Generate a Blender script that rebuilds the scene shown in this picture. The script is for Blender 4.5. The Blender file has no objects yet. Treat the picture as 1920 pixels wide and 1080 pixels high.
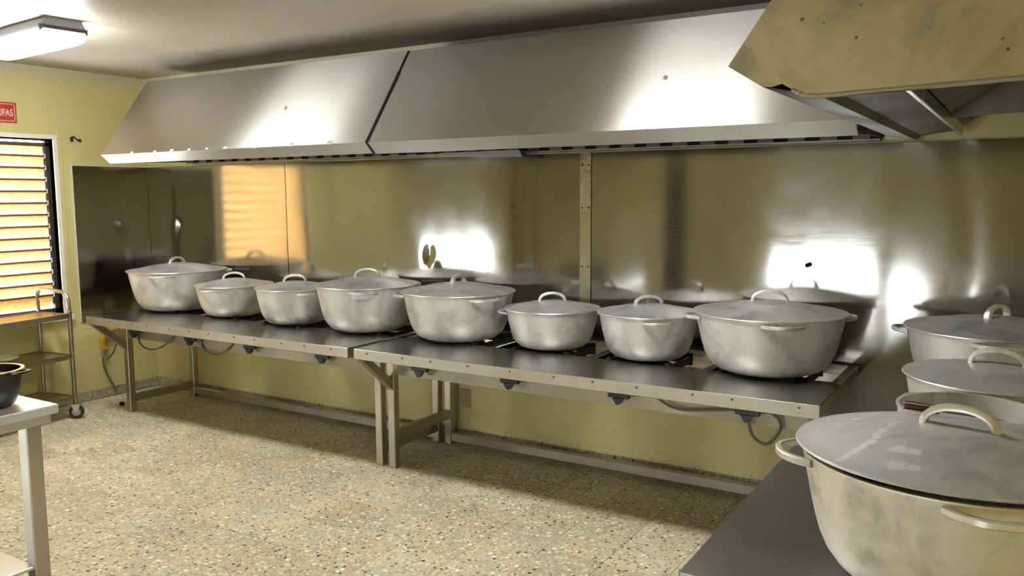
import bpy, bmesh, math, random
from mathutils import Vector, Matrix, noise

random.seed(7)
SC = bpy.context.scene
COL = SC.collection
PI = math.pi

# ------------------------------------------------------------------ camera
cam_data = bpy.data.cameras.new('camera')
cam_data.sensor_width = 36.0
cam_data.lens = 1560.2 / 1920 * 36.0
cam_data.clip_start = 0.02
cam = bpy.data.objects.new('camera', cam_data)
COL.objects.link(cam)
YAW, PITCH, ROLL = 0.5509, -0.1130, -0.0056
cam.matrix_world = (Matrix.Translation((6.3357, -4.4411, 1.6346)) @ Matrix.Rotation(YAW, 4, 'Z')
                    @ Matrix.Rotation(PI / 2 + PITCH, 4, 'X') @ Matrix.Rotation(ROLL, 4, 'Z'))
SC.camera = cam

# ------------------------------------------------------------------ world, exposure
world = bpy.data.worlds.new('world')
SC.world = world
world.use_nodes = True
bg = world.node_tree.nodes['Background']
bg.inputs['Color'].default_value = (0.86, 0.92, 1.0, 1)
bg.inputs['Strength'].default_value = 21.0
SC.view_settings.view_transform = 'Standard'
SC.view_settings.look = 'None'
SC.view_settings.gamma = 1.0
SC.view_settings.exposure = 0.0
SC.view_settings.use_curve_mapping = False
SC.cycles.max_bounces = 8
SC.cycles.sample_clamp_indirect = 6.0
SC.cycles.caustics_reflective = True
SC.cycles.caustics_refractive = False
SC.cycles.blur_glossy = 0.6

sun_d = bpy.data.lights.new('sun', 'SUN')
sun_d.energy = 14.0
sun_d.color = (1.0, 0.78, 0.50)
sun_d.angle = math.radians(0.6)
sun = bpy.data.objects.new('sun', sun_d)
COL.objects.link(sun)
sun.rotation_euler = Vector((0.55, 0.12, -0.83)).to_track_quat('-Z', 'Y').to_euler()

LAMP_STRENGTH = 72.0
LAMP_COLOR = (0.98, 1.0, 0.95, 1)

# room
W, DEPTH, H = 6.68, 7.0, 2.60
WT = 0.14


# ------------------------------------------------------------------ node helpers
def new_mat(name):
    m = bpy.data.materials.new(name)
    m.use_nodes = True
    nt = m.node_tree
    return m, nt, nt.nodes['Principled BSDF']


def srgb(r, g, b):
    f = lambda c: (c / 255 / 12.92) if c / 255 <= 0.04045 else ((c / 255 + 0.055) / 1.055) ** 2.4
    return (f(r), f(g), f(b), 1)


def node(nt, kind, **kw):
    n = nt.nodes.new(kind)
    for k, v in kw.items():
        setattr(n, k, v)
    return n


def coords(nt, which='Object'):
    if which == 'World':
        return node(nt, 'ShaderNodeNewGeometry').outputs['Position']
    return node(nt, 'ShaderNodeTexCoord').outputs[which]


def mapping(nt, vec, scale):
    mp = node(nt, 'ShaderNodeMapping')
    mp.inputs['Scale'].default_value = scale
    nt.links.new(vec, mp.inputs['Vector'])
    return mp.outputs['Vector']


def noise_tex(nt, vec, scale, detail=4, rough=0.55, dist=0.0):
    n = node(nt, 'ShaderNodeTexNoise')
    n.inputs['Scale'].default_value = scale
    n.inputs['Detail'].default_value = detail
    n.inputs['Roughness'].default_value = rough
    n.inputs['Distortion'].default_value = dist
    nt.links.new(vec, n.inputs['Vector'])
    return n.outputs['Fac']


def ramp(nt, fac, stops):
    r = node(nt, 'ShaderNodeValToRGB')
    el = r.color_ramp.elements
    while len(el) < len(stops):
        el.new(0.5)
    for e, (p, c) in zip(el, stops):
        e.position = p
        e.color = c if len(c) == 4 else (*c, 1)
    nt.links.new(fac, r.inputs['Fac'])
    return r.outputs['Color']


def maprange(nt, v, a, b, c, d):
    n = node(nt, 'ShaderNodeMapRange')
    for k, x in zip(('From Min', 'From Max', 'To Min', 'To Max'), (a, b, c, d)):
        n.inputs[k].default_value = x
    nt.links.new(v, n.inputs['Value'])
    return n.outputs['Result']


def mix(nt, fac, a, b, blend='MIX'):
    n = node(nt, 'ShaderNodeMix', data_type='RGBA', blend_type=blend)
    for s, v in ((n.inputs[0], fac), (n.inputs[6], a), (n.inputs[7], b)):
        if hasattr(v, 'node'):
            nt.links.new(v, s)
        else:
            s.default_value = v
    return n.outputs[2]


def math_n(nt, op, a, b=0.5):
    n = node(nt, 'ShaderNodeMath', operation=op)
    for s, v in zip(n.inputs, (a, b)):
        if hasattr(v, 'node'):
            nt.links.new(v, s)
        else:
            s.default_value = v
    return n.outputs[0]


def bump(nt, bsdf, height, strength, distance=0.01):
    b = node(nt, 'ShaderNodeBump')
    b.inputs['Strength'].default_value = strength
    b.inputs['Distance'].default_value = distance
    nt.links.new(height, b.inputs['Height'])
    nt.links.new(b.outputs['Normal'], bsdf.inputs['Normal'])


def spot_mask(nt, vec, spots):
    """sum of small noisy ellipse marks at given object-space places: (x, y, z, radius)"""
    total = None
    nz = noise_tex(nt, vec, 60, 3)
    for (x, y, z, r) in spots:
        sub = node(nt, 'ShaderNodeVectorMath', operation='DISTANCE')
        nt.links.new(vec, sub.inputs[0])
        sub.inputs[1].default_value = (x, y, z)
        d = math_n(nt, 'ADD', sub.outputs['Value'], math_n(nt, 'MULTIPLY', nz, r * 1.4))
        v = maprange(nt, d, r * 1.25, r * 1.75, 1, 0)
        total = v if total is None else math_n(nt, 'MAXIMUM', total, v)
    return total


# ------------------------------------------------------------------ materials
def steel(name, col, rough, aniso=0.0, grime=0.35, dirt=None, grain=0.02, rvar=0.08, spots=None, spotcol=None, tangent=(1, 0, 0), dirt_scale=3.0, metallic=1.0):
    m, nt, b = new_mat(name)
    v = coords(nt)
    n1 = noise_tex(nt, v, dirt_scale, 5, 0.6, 0.4)
    n2 = noise_tex(nt, mapping(nt, v, (2.0, 120, 120)), 3, 3)
    c = mix(nt, maprange(nt, n1, 0.42, 0.75, 0, grime), col, dirt or tuple(x * 0.55 for x in col[:3]) + (1,))
    if spots:
        c = mix(nt, spot_mask(nt, v, spots), c, spotcol)
    nt.links.new(c, b.inputs['Base Color'])
    b.inputs['Metallic'].default_value = metallic
    r = math_n(nt, 'ADD', maprange(nt, n1, 0.3, 0.7, rough - rvar, rough + rvar), maprange(nt, n2, 0.3, 0.7, -grain, grain))
    nt.links.new(r, b.inputs['Roughness'])
    if aniso:
        b.inputs['Anisotropic'].default_value = aniso
        vt = node(nt, 'ShaderNodeVectorTransform', vector_type='VECTOR', convert_from='OBJECT', convert_to='WORLD')
        vt.inputs[0].default_value = tangent
        nt.links.new(vt.outputs[0], b.inputs['Tangent'])
        b.inputs['Anisotropic Rotation'].default_value = 0.25
    return m


def plain(name, col, rough=0.5, metallic=0.0, var=0.12, scale=12, spec=0.5, bumpy=0.0):
    m, nt, b = new_mat(name)
    v = coords(nt)
    n = noise_tex(nt, v, scale, 5)
    lo = tuple(x * (1 - var) for x in col[:3]) + (1,)
    hi = tuple(min(1, x * (1 + var)) for x in col[:3]) + (1,)
    nt.links.new(ramp(nt, n, [(0.3, lo), (0.7, hi)]), b.inputs['Base Color'])
    b.inputs['Roughness'].default_value = rough
    b.inputs['Metallic'].default_value = metallic
    b.inputs['Specular IOR Level'].default_value = spec
    if bumpy:
        bump(nt, b, n, bumpy)
    return m


def paint_wall():
    m, nt, b = new_mat('yellow_wall_paint')
    v = coords(nt, 'World')
    n = noise_tex(nt, v, 1.3, 5, 0.6)
    c = ramp(nt, n, [(0.3, srgb(196, 185, 126)), (0.7, srgb(205, 195, 138))])
    fine = noise_tex(nt, v, 40, 6, 0.6)
    sx = node(nt, 'ShaderNodeSeparateXYZ')
    nt.links.new(v, sx.inputs[0])
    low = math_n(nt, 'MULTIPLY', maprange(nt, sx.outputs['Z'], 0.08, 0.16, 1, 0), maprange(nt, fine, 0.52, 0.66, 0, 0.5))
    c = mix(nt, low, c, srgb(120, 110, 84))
    # a cloudy edge where the ceiling paint laps down on the wall
    edge = math_n(nt, 'ADD', sx.outputs['Z'], maprange(nt, noise_tex(nt, v, 3, 3), 0.3, 0.7, -0.03, 0.03))
    c = mix(nt, maprange(nt, edge, 2.46, 2.58, 0, 0.8), c, srgb(186, 178, 158))
    # shade above the hoods, painted into the back wall colour
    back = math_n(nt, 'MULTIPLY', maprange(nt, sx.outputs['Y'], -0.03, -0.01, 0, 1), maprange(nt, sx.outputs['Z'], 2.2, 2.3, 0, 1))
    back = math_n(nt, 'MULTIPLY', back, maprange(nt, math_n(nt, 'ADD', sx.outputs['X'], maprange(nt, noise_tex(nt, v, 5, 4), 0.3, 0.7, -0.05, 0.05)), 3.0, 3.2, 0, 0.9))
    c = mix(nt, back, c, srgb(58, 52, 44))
    nt.links.new(c, b.inputs['Base Color'])
    b.inputs['Roughness'].default_value = 0.42
    bump(nt, b, noise_tex(nt, v, 55, 5), 0.12, 0.004)
    return m


def ceiling_mat():
    m, nt, b = new_mat('ceiling_paint')
    v = coords(nt, 'World')
    n = noise_tex(nt, v, 1.5, 5, 0.6)
    c = ramp(nt, n, [(0.3, srgb(164, 155, 140)), (0.7, srgb(174, 166, 153))])
    # recess shade put into the ceiling colour: a ragged band over the hoods
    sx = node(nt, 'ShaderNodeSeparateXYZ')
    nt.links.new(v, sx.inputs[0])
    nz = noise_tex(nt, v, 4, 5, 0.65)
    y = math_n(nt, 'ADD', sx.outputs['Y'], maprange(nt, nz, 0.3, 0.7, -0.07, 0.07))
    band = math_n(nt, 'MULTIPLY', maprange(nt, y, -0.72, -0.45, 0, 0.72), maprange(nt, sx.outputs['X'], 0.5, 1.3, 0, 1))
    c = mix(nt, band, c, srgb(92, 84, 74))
    nt.links.new(c, b.inputs['Base Color'])
    b.inputs['Roughness'].default_value = 0.55
    bump(nt, b, noise_tex(nt, v, 45, 5), 0.25, 0.004)
    return m


def terrazzo(name, dark=0.0):
    m, nt, b = new_mat(name)
    v = coords(nt, 'World')
    oi = node(nt, 'ShaderNodeObjectInfo')
    # fine matrix
    base = ramp(nt, oi.outputs['Random'], [(0.0, srgb(190, 176, 142)), (0.5, srgb(206, 193, 160)), (1.0, srgb(216, 204, 174))])
    big = noise_tex(nt, v, 3.2, 4, 0.6)
    base = mix(nt, maprange(nt, big, 0.4, 0.7, 0, 0.55), base, srgb(168, 161, 146))

    def chips(scale, size, palette, cov):
        vo = node(nt, 'ShaderNodeTexVoronoi')
        vo.inputs['Scale'].default_value = scale
        nt.links.new(v, vo.inputs['Vector'])
        sep = node(nt, 'ShaderNodeSeparateColor')
        nt.links.new(vo.outputs['Color'], sep.inputs[0])
        on = math_n(nt, 'LESS_THAN', vo.outputs['Distance'], size)
        some = math_n(nt, 'LESS_THAN', sep.outputs[0], cov)
        return math_n(nt, 'MULTIPLY', on, some), ramp(nt, sep.outputs[1], palette)
    f, c = chips(72, 0.44, [(0.0, srgb(246, 238, 216)), (0.45, srgb(205, 193, 166)), (0.75, srgb(150, 141, 122)), (1.0, srgb(118, 108, 92))], 0.75)
    base = mix(nt, f, base, c)
    f, c = chips(36, 0.40, [(0.0, srgb(250, 243, 224)), (0.5, srgb(214, 204, 180)), (1.0, srgb(140, 131, 116))], 0.36)
    base = mix(nt, f, base, c)
    f, c = chips(34, 0.27, [(0.0, srgb(40, 34, 26)), (0.6, srgb(66, 56, 44)), (1.0, srgb(96, 84, 66))], 0.20)
    base = mix(nt, f, base, c)
    if dark:
        base = mix(nt, dark, base, srgb(84, 80, 74))
    nt.links.new(base, b.inputs['Base Color'])
    b.inputs['Roughness'].default_value = 0.38
    b.inputs['Specular IOR Level'].default_value = 0.28
    return m


def cast_aluminium(name, tone, rough=0.46, scuffs=None, sooty=False):
    m, nt, b = new_mat(name)
    v = coords(nt)
    oi = node(nt, 'ShaderNodeObjectInfo')
    sh = node(nt, 'ShaderNodeVectorMath', operation='ADD')
    nt.links.new(v, sh.inputs[0])
    mul = node(nt, 'ShaderNodeVectorMath', operation='SCALE')
    mul.inputs[0].default_value = (17, 9, 5)
    nt.links.new(oi.outputs['Random'], mul.inputs['Scale'])
    nt.links.new(mul.outputs[0], sh.inputs[1])
    v = sh.outputs[0]
    n1 = noise_tex(nt, v, 5.5, 5, 0.6, 0.5)
    n2 = noise_tex(nt, v, 30, 5, 0.6)
    lo = tuple(x * 0.62 for x in tone[:3]) + (1,)
    hi = tuple(min(1, x * 1.14) for x in tone[:3]) + (1,)
    c = ramp(nt, n1, [(0.32, lo), (0.5, tone), (0.72, hi)])
    c = mix(nt, maprange(nt, n2, 0.62, 0.8, 0, 0.4), c, srgb(120, 108, 90))
    if scuffs:
        c = mix(nt, math_n(nt, 'MULTIPLY', spot_mask(nt, mapping(nt, coords(nt), (1, 1, 0)), scuffs), 0.8), c, (0.97, 0.97, 0.98, 1))
    if sooty:
        sx = node(nt, 'ShaderNodeSeparateXYZ')
        nt.links.new(coords(nt), sx.inputs[0])
        zz = math_n(nt, 'ADD', sx.outputs['Z'], maprange(nt, n1, 0.3, 0.7, -0.03, 0.03))
        c = mix(nt, maprange(nt, zz, 0.0, 0.065, 0.65, 0), c, srgb(84, 78, 68))
    nt.links.new(c, b.inputs['Base Color'])
    b.inputs['Metallic'].default_value = 0.58
    nt.links.new(maprange(nt, n1, 0.3, 0.7, rough + 0.07, rough - 0.08), b.inputs['Roughness'])
    bump(nt, b, noise_tex(nt, v, 70, 4), 0.06, 0.003)
    return m


def slat_mat():
    m, nt, b = new_mat('louver_slat')
    v = coords(nt, 'World')
    n = noise_tex(nt, mapping(nt, v, (1, 3, 14)), 6, 5, 0.65)
    c = ramp(nt, n, [(0.35, srgb(228, 192, 134)), (0.5, srgb(244, 222, 172)), (0.7, srgb(250, 238, 204))])
    nt.links.new(c, b.inputs['Base Color'])
    b.inputs['Roughness'].default_value = 0.5
    tr = node(nt, 'ShaderNodeBsdfTranslucent')
    nt.links.new(c, tr.inputs['Color'])
    ms = node(nt, 'ShaderNodeMixShader')
    ms.inputs[0].default_value = 0.24
    nt.links.new(b.outputs[0], ms.inputs[1])
    nt.links.new(tr.outputs[0], ms.inputs[2])
    nt.links.new(ms.outputs[0], nt.nodes['Material Output'].inputs['Surface'])
    return m


def emitter(name, col, s):
    m = bpy.data.materials.new(name)
    m.use_nodes = True
    nt = m.node_tree
    nt.nodes.remove(nt.nodes['Principled BSDF'])
    e = nt.nodes.new('ShaderNodeEmission')
    e.inputs['Color'].default_value = col
    e.inputs['Strength'].default_value = s
    nt.links.new(e.outputs[0], nt.nodes['Material Output'].inputs['Surface'])
    return m


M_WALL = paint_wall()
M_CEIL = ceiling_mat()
M_FLOOR = terrazzo('terrazzo_floor')
M_SKIRT = terrazzo('terrazzo_skirting', 0.45)
M_PANEL = steel('polished_wall_sheet', (0.41, 0.395, 0.365, 1), 0.115, aniso=0.6, grime=0.2, rvar=0.03)
M_HOOD = steel('brushed_hood_sheet', (0.54, 0.525, 0.505, 1), 0.345, aniso=1.0, grime=0.08, rvar=0.02,
               spots=[(1.874, -0.55, 2.29, 0.022), (1.835, -0.56, 2.285, 0.018), (1.714, -0.61, 2.18, 0.018),
                      (4.41, -0.53, 2.275, 0.028), (4.45, -0.53, 2.285, 0.026), (4.36, -0.54, 2.27, 0.02)],
               spotcol=(0.16, 0.15, 0.14, 1))
M_HOODLIP = steel('hood_lip_sheet', (0.55, 0.54, 0.51, 1), 0.34, aniso=0.9, grime=0.1, rvar=0.03)
M_DIRTYHOOD = steel('greasy_hood_sheet', srgb(200, 186, 146), 0.40, aniso=0.3, grime=0.75, dirt=srgb(118, 105, 72), rvar=0.12, dirt_scale=4.5,
                    metallic=0.7, spots=[(2.25, 5.967 - 6.675, 2.004, .0045), (2.25, 5.891 - 6.675, 2.047, .003), (2.25, 6.273 - 6.675, 1.971, .0045), (2.25, 6.285 - 6.675, 1.947, .004),
                                         (2.25, 6.124 - 6.675, 2.012, .003), (2.25, 5.976 - 6.675, 2.078, .0035), (2.25, 5.84 - 6.675, 2.06, .006)], spotcol=(0.16, 0.125, 0.08, 1))
M_HOODIN = steel('sooty_hood_inside', (0.20, 0.185, 0.165, 1), 0.5, grime=0.6)
M_FILTER = steel('filter_slat_sheet', (0.34, 0.32, 0.29, 1), 0.42, grime=0.5)
M_LIP = steel('worn_shelf_lip', (0.42, 0.38, 0.29, 1), 0.5, grime=0.45, dirt=(0.62, 0.60, 0.54, 1), dirt_scale=5, metallic=0.8)
M_APRON = steel('dull_apron_sheet', (0.38, 0.34, 0.26, 1), 0.52, grime=0.3, metallic=0.8)
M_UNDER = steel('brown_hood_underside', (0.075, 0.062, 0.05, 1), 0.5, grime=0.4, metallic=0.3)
M_SHELF = steel('stove_shelf_sheet', (0.54, 0.535, 0.52, 1), 0.22, aniso=0.6, grime=0.25, rvar=0.05)
M_SHELFDARK = steel('worn_shelf_sheet', (0.46, 0.455, 0.46, 1), 0.33, aniso=0.5, grime=0.06, rvar=0.03, dirt=(0.5, 0.5, 0.52, 1), dirt_scale=5, spots=[(2.35, -.85, .77, .02), (2.2, -.78, .77, .012), (2.52, -.88, .77, .03), (2.05, -.7, .77, .01), (2.5, -.70, .77, .012), (1.9, -.86, .77, .014), (2.58, -.78, .77, .02)], spotcol=(0.48, 0.48, 0.50, 1))
M_FRAME = steel('square_tube_steel', (0.50, 0.46, 0.38, 1), 0.42, aniso=0.0, grime=0.4, dirt=(0.24, 0.20, 0.14, 1))
M_TRIM = steel('cover_strip_steel', (0.62, 0.58, 0.48, 1), 0.25, aniso=0.4, grime=0.3)
M_POT = cast_aluminium('cast_aluminium_body', (0.66, 0.65, 0.62, 1), 0.47, sooty=True)
M_LID = cast_aluminium('cast_aluminium_lid', (0.56, 0.555, 0.56, 1), 0.40)
M_HANDLE = cast_aluminium('cast_aluminium_handle', (0.66, 0.65, 0.63, 1), 0.42)
M_POTFG = cast_aluminium('cast_aluminium_warm_body', (0.86, 0.81, 0.69, 1), 0.5, sooty=True)
SCUFF = [(-.197, -.236), (-.186, -.21), (-.174, -.182), (-.163, -.155), (-.151, -.13), (-.146, -.09), (-.139, -.056), (-.128, -.01), (-.117, .034)]
M_LIDFG = cast_aluminium('cast_aluminium_pale_lid', (0.66, 0.66, 0.69, 1), 0.46,
                         scuffs=[(x0 + (x1 - x0) * t + .006 * math.sin(40 * t + 9 * x0), y0 + (y1 - y0) * t, 0, .012) for (x0, y0), (x1, y1) in zip(SCUFF, SCUFF[1:]) for t in (0, .5)] + [(-.10, -.175, 0, .022), (-.07, -.18, 0, .016), (-.092, -.247, 0, .024), (-.062, -.25, 0, .016), (-.22, .08, 0, .018), (-.25, .02, 0, .012)])
M_HANDLEFG = cast_aluminium('cast_aluminium_warm_handle', (0.74, 0.69, 0.58, 1), 0.42)
M_IRON = plain('black_iron', (0.012, 0.012, 0.013, 1), 0.6, 0.2)
M_KNOB = plain('dark_green_knob', (0.012, 0.03, 0.025, 1), 0.4)
M_HOSE = plain('grey_gas_hose', (0.16, 0.14, 0.10, 1), 0.5)
M_PIPE = plain('rusty_gas_pipe', (0.16, 0.09, 0.045, 1), 0.6, 0.3, var=0.4)
M_BRASS = plain('yellow_gas_valve', (0.62, 0.36, 0.05, 1), 0.35, 0.4, var=0.3)
M_WHITE = plain('white_gloss_paint', srgb(226, 222, 208), 0.4, var=0.05)
M_JAMB = plain('cream_jamb_paint', srgb(208, 190, 130), 0.45, var=0.06)
M_DARKFRAME = plain('dark_window_metal', (0.06, 0.05, 0.042, 1), 0.5, 0.5)
M_SLAT = slat_mat()
M_SLATSHADOW = plain('slat_shadow_brown', (0.10, 0.055, 0.03, 1), 0.5)  # shadow line between louvers, put into the colour of the slat rim
M_CART = steel('cart_steel', (0.48, 0.43, 0.34, 1), 0.33, grime=0.35)
M_RUBBER = plain('black_rubber', (0.015, 0.015, 0.016, 1), 0.55)
M_WHEEL = plain('grey_wheel_hub', (0.32, 0.32, 0.31, 1), 0.45)
M_TABLETOP = steel('worktable_top_sheet', (0.68, 0.66, 0.65, 1), 0.40, grime=0.2, dirt=(0.5, 0.45, 0.44, 1), metallic=0.6)
M_BLACKPOT = plain('black_enamel', (0.012, 0.012, 0.015, 1), 0.25, 0.0)
M_STEW = plain('dark_red_stew', (0.16, 0.02, 0.012, 1), 0.3, var=0.5, scale=40)
M_RED = plain('red_sign', srgb(178, 58, 46), 0.45, var=0.08)
M_SIGNTEXT = plain('pale_sign_print', srgb(226, 190, 180), 0.5, var=0.03)
M_UTENSIL = plain('dark_red_grip', (0.08, 0.012, 0.012, 1), 0.4)
M_BRIGHTSTEEL = steel('bright_steel', (0.75, 0.75, 0.75, 1), 0.22, grime=0.1)
M_LAMPBODY = plain('lamp_tray_grey', srgb(150, 150, 158), 0.45, var=0.05)
M_LAMPCAP = plain('lamp_cap_dark', srgb(86, 84, 92), 0.5, var=0.08)
M_LAMP = emitter('lamp_diffuser', LAMP_COLOR, LAMP_STRENGTH)
M_LAMPDIM = emitter('lamp_diffuser_dim', LAMP_COLOR, LAMP_STRENGTH * 0.45)
M_PLASTIC = plain('grey_outlet_plastic', srgb(168, 156, 118), 0.5, var=0.04)
M_SEAL = plain('white_sealant', srgb(206, 203, 196), 0.5, var=0.06)
M_DOOR = plain('dark_brown_door', srgb(78, 60, 44), 0.5, var=0.15)
M_GROUT = plain('floor_grout', srgb(140, 128, 102), 0.7, var=0.1)


# ------------------------------------------------------------------ mesh helpers
def finish(bm, sharp=35):
    bmesh.ops.recalc_face_normals(bm, faces=bm.faces)
    lim = math.radians(sharp)
    for f in bm.faces:
        f.smooth = True
    for e in bm.edges:
        if len(e.link_faces) == 2 and e.calc_face_angle(0) > lim:
            e.smooth = False


def mesh_obj(name, bm, mat, parent=None, loc=None, rz=0.0, sharp=35, kind=None):
    finish(bm, sharp)
    me = bpy.data.meshes.new(name)
    bm.to_mesh(me)
    bm.free()
    me.materials.append(mat)
    o = bpy.data.objects.new(name, me)
    COL.objects.link(o)
    if parent is not None:
        o.parent = parent
    if loc is not None:
        o.location = loc
    if rz:
        o.rotation_euler = (0, 0, rz)
    if kind:
        o['kind'] = kind
    return o


def tag(o, label, cat, group=None):
    o['label'] = label
    o['category'] = cat
    if group:
        o['group'] = group
    return o


def thing(name, label, cat, loc=(0, 0, 0), rz=0.0, group=None):
    o = bpy.data.objects.new(name, None)
    o.empty_display_size = 0.1
    COL.objects.link(o)
    o.location = loc
    o.rotation_euler = (0, 0, rz)
    return tag(o, label, cat, group)


def structure(name, bm, mat, parent=None, sharp=35):
    o = mesh_obj(name, bm, mat, parent, sharp=sharp)
    if parent is None:
        o['kind'] = 'structure'
    return o


def add_box(bm, x0, x1, y0, y1, z0, z1, bevel=0.0, mtx=None):
    r = bmesh.ops.create_cube(bm, size=1.0)
    vs = r['verts']
    for v in vs:
        v.co = Vector(((x0 + x1) / 2 + v.co.x * (x1 - x0), (y0 + y1) / 2 + v.co.y * (y1 - y0), (z0 + z1) / 2 + v.co.z * (z1 - z0)))
        if mtx:
            v.co = mtx @ v.co
    if bevel:
        es = list({e for v in vs for e in v.link_edges})
        bmesh.ops.bevel(bm, geom=es, offset=bevel, segments=1, affect='EDGES', profile=0.5)
    return bm


def box(*a, **k):
    return add_box(bmesh.new(), *a, **k)


def add_prism(bm, poly, lo, hi, axis='x'):
    """poly of 2D points extruded along axis: x -> (y, z); y -> (x, z); z -> (x, y)"""
    def P(p, t):
        return {'x': (t, p[0], p[1]), 'y': (p[0], t, p[1]), 'z': (p[0], p[1], t)}[axis]
    a = [bm.verts.new(P(p, lo)) for p in poly]
    b = [bm.verts.new(P(p, hi)) for p in poly]
    bm.faces.new(a)
    bm.faces.new(b[::-1])
    n = len(poly)
    for i in range(n):
        bm.faces.new((a[i], a[(i + 1) % n], b[(i + 1) % n], b[i]))
    return bm


def strip_poly(pts, t):
    """thin folded sheet: offset polyline to thickness t"""
    out = []
    n = len(pts)
    for i, p in enumerate(pts):
        d = Vector((0, 0))
        if i > 0:
            d += (Vector(p) - Vector(pts[i - 1])).normalized()
        if i < n - 1:
            d += (Vector(pts[i + 1]) - Vector(p)).normalized()
        d.normalize()
        nrm = Vector((-d.y, d.x))
        out.append(Vector(p) + nrm * t)
    return [tuple(p) for p in pts] + [tuple(p) for p in reversed(out)]


def add_lathe(bm, prof, seg=64, c=(0, 0, 0), axis='z'):
    rings = []
    for (r, z) in prof:
        if r < 1e-6:
            q = (0, 0, z)
            rings.append([bm.verts.new(q)])
        else:
            rings.append([bm.verts.new((r * math.cos(2 * PI * i / seg), r * math.sin(2 * PI * i / seg), z)) for i in range(seg)])
    vs = [v for r in rings for v in r]
    for a, b in zip(rings, rings[1:]):
        for i in range(seg):
            j = (i + 1) % seg
            if len(a) == 1 and len(b) == 1:
                continue
            if len(a) == 1:
                bm.faces.new((a[0], b[i], b[j]))
            elif len(b) == 1:
                bm.faces.new((a[i], a[j], b[0]))
            else:
                bm.faces.new((a[i], a[j], b[j], b[i]))
    for v in vs:
        if axis == 'y':
            v.co = Vector((v.co.x, v.co.z, v.co.y))
        elif axis == 'x':
            v.co = Vector((v.co.z, v.co.x, v.co.y))
        v.co += Vector(c)
    return bm


def smooth_path(pts, n=6, closed=False):
    P = [Vector(p) for p in pts]
    out = []
    m = len(P)
    rng = range(m if closed else m - 1)
    for i in rng:
        p1, p2 = P[i], P[(i + 1) % m]
        p0 = P[i - 1] if (closed or i > 0) else p1
        p3 = P[(i + 2) % m] if (closed or i + 2 < m) else p2
        for k in range(n):
            t = k / n
            out.append(0.5 * ((2 * p1) + (-p0 + p2) * t + (2 * p0 - 5 * p1 + 4 * p2 - p3) * t * t + (-p0 + 3 * p1 - 3 * p2 + p3) * t ** 3))
    if not closed:
        out.append(P[-1])
    return out


def add_sweep(bm, path, section, up=Vector((0, 0, 1)), closed=False):
    """sweep a 2D section (side, up) along a path"""
    n = len(path)
    rings = []
    for i, p in enumerate(path):
        a = path[i - 1] if (i > 0 or closed) else p
        b = path[(i + 1) % n] if (i < n - 1 or closed) else p
        t = (Vector(b) - Vector(a)).normalized()
        side = t.cross(up)
        if side.length < 1e-4:
            side = t.cross(Vector((0, 1, 0.01)))
        side.normalize()
        u2 = side.cross(t).normalized()
        rings.append([bm.verts.new(Vector(p) + side * s + u2 * w) for (s, w) in section])
    m = len(section)
    for i in range(n if closed else n - 1):
        a, b = rings[i], rings[(i + 1) % n]
        for k in range(m):
            l = (k + 1) % m
            bm.faces.new((a[k], a[l], b[l], b[k]))
    if not closed:
        bm.faces.new(rings[0])
        bm.faces.new(rings[-1][::-1])
    return bm


def circ(r, n=8):
    return [(r * math.cos(2 * PI * k / n), r * math.sin(2 * PI * k / n)) for k in range(n)]


def tube(pts, r, n=6, seg=8, closed=False):
    return add_sweep(bmesh.new(), smooth_path(pts, n, closed), circ(r, seg), closed=closed)


def rrect(w, h, c):
    return [(-w + c, -h), (w - c, -h), (w, -h + c), (w, h - c), (w - c, h), (-w + c, h), (-w, h - c), (-w, -h + c)]


# ================================================================== STRUCTURE
# floor: a screed slab that parents the terrazzo tiles laid on it
floor = structure('floor', box(-0.3, W + 0.3, -DEPTH - 0.3, 0.3, -0.15, -0.003), M_GROUT)
TS = 0.30


def tile_mesh():
    bm = bmesh.new()
    g, h = 0.0008, 0.0012
    lo = [(g, g), (TS - g, g), (TS - g, TS - g), (g, TS - g)]
    hi = [(g + h, g + h), (TS - g - h, g + h), (TS - g - h, TS - g - h), (g + h, TS - g - h)]
    b = [bm.verts.new((x, y, -0.0035)) for x, y in lo]
    m = [bm.verts.new((x, y, -h)) for x, y in lo]
    t = [bm.verts.new((x, y, 0)) for x, y in hi]
    for A, B in ((b, m), (m, t)):
        for i in range(4):
            bm.faces.new((A[i], A[(i + 1) % 4], B[(i + 1) % 4], B[i]))
    bm.faces.new(t)
    return bm


t0 = None
NX, NY = 22, 13
for i in range(NX):
    for j in range(NY):
        if t0 is None:
            t0 = mesh_obj('tile', tile_mesh(), M_FLOOR, floor, sharp=20)
            o = t0
        else:
            o = t0.copy()
            COL.objects.link(o)
            o.parent = floor
        o.location = (0.02 + i * TS, -0.02 - (j + 1) * TS, 0)
# the rest of the floor, behind the camera and past the last whole tile: the same tiles joined
bm = bmesh.new()
for i in range(NX):
    for j in range(NY, 23):
        x, y = 0.02 + i * TS, -0.02 - (j + 1) * TS
        add_box(bm, x + .001, x + TS - .001, y + .001, y + TS - .001, -0.004, 0)
o = mesh_obj('tile_field', bm, M_FLOOR, floor, sharp=20, kind='stuff')

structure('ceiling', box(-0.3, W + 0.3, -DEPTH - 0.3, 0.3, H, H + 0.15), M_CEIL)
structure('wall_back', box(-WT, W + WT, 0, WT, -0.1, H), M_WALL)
structure('wall_right', box(W, W + WT, -DEPTH, 0, -0.1, H), M_WALL)


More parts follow.
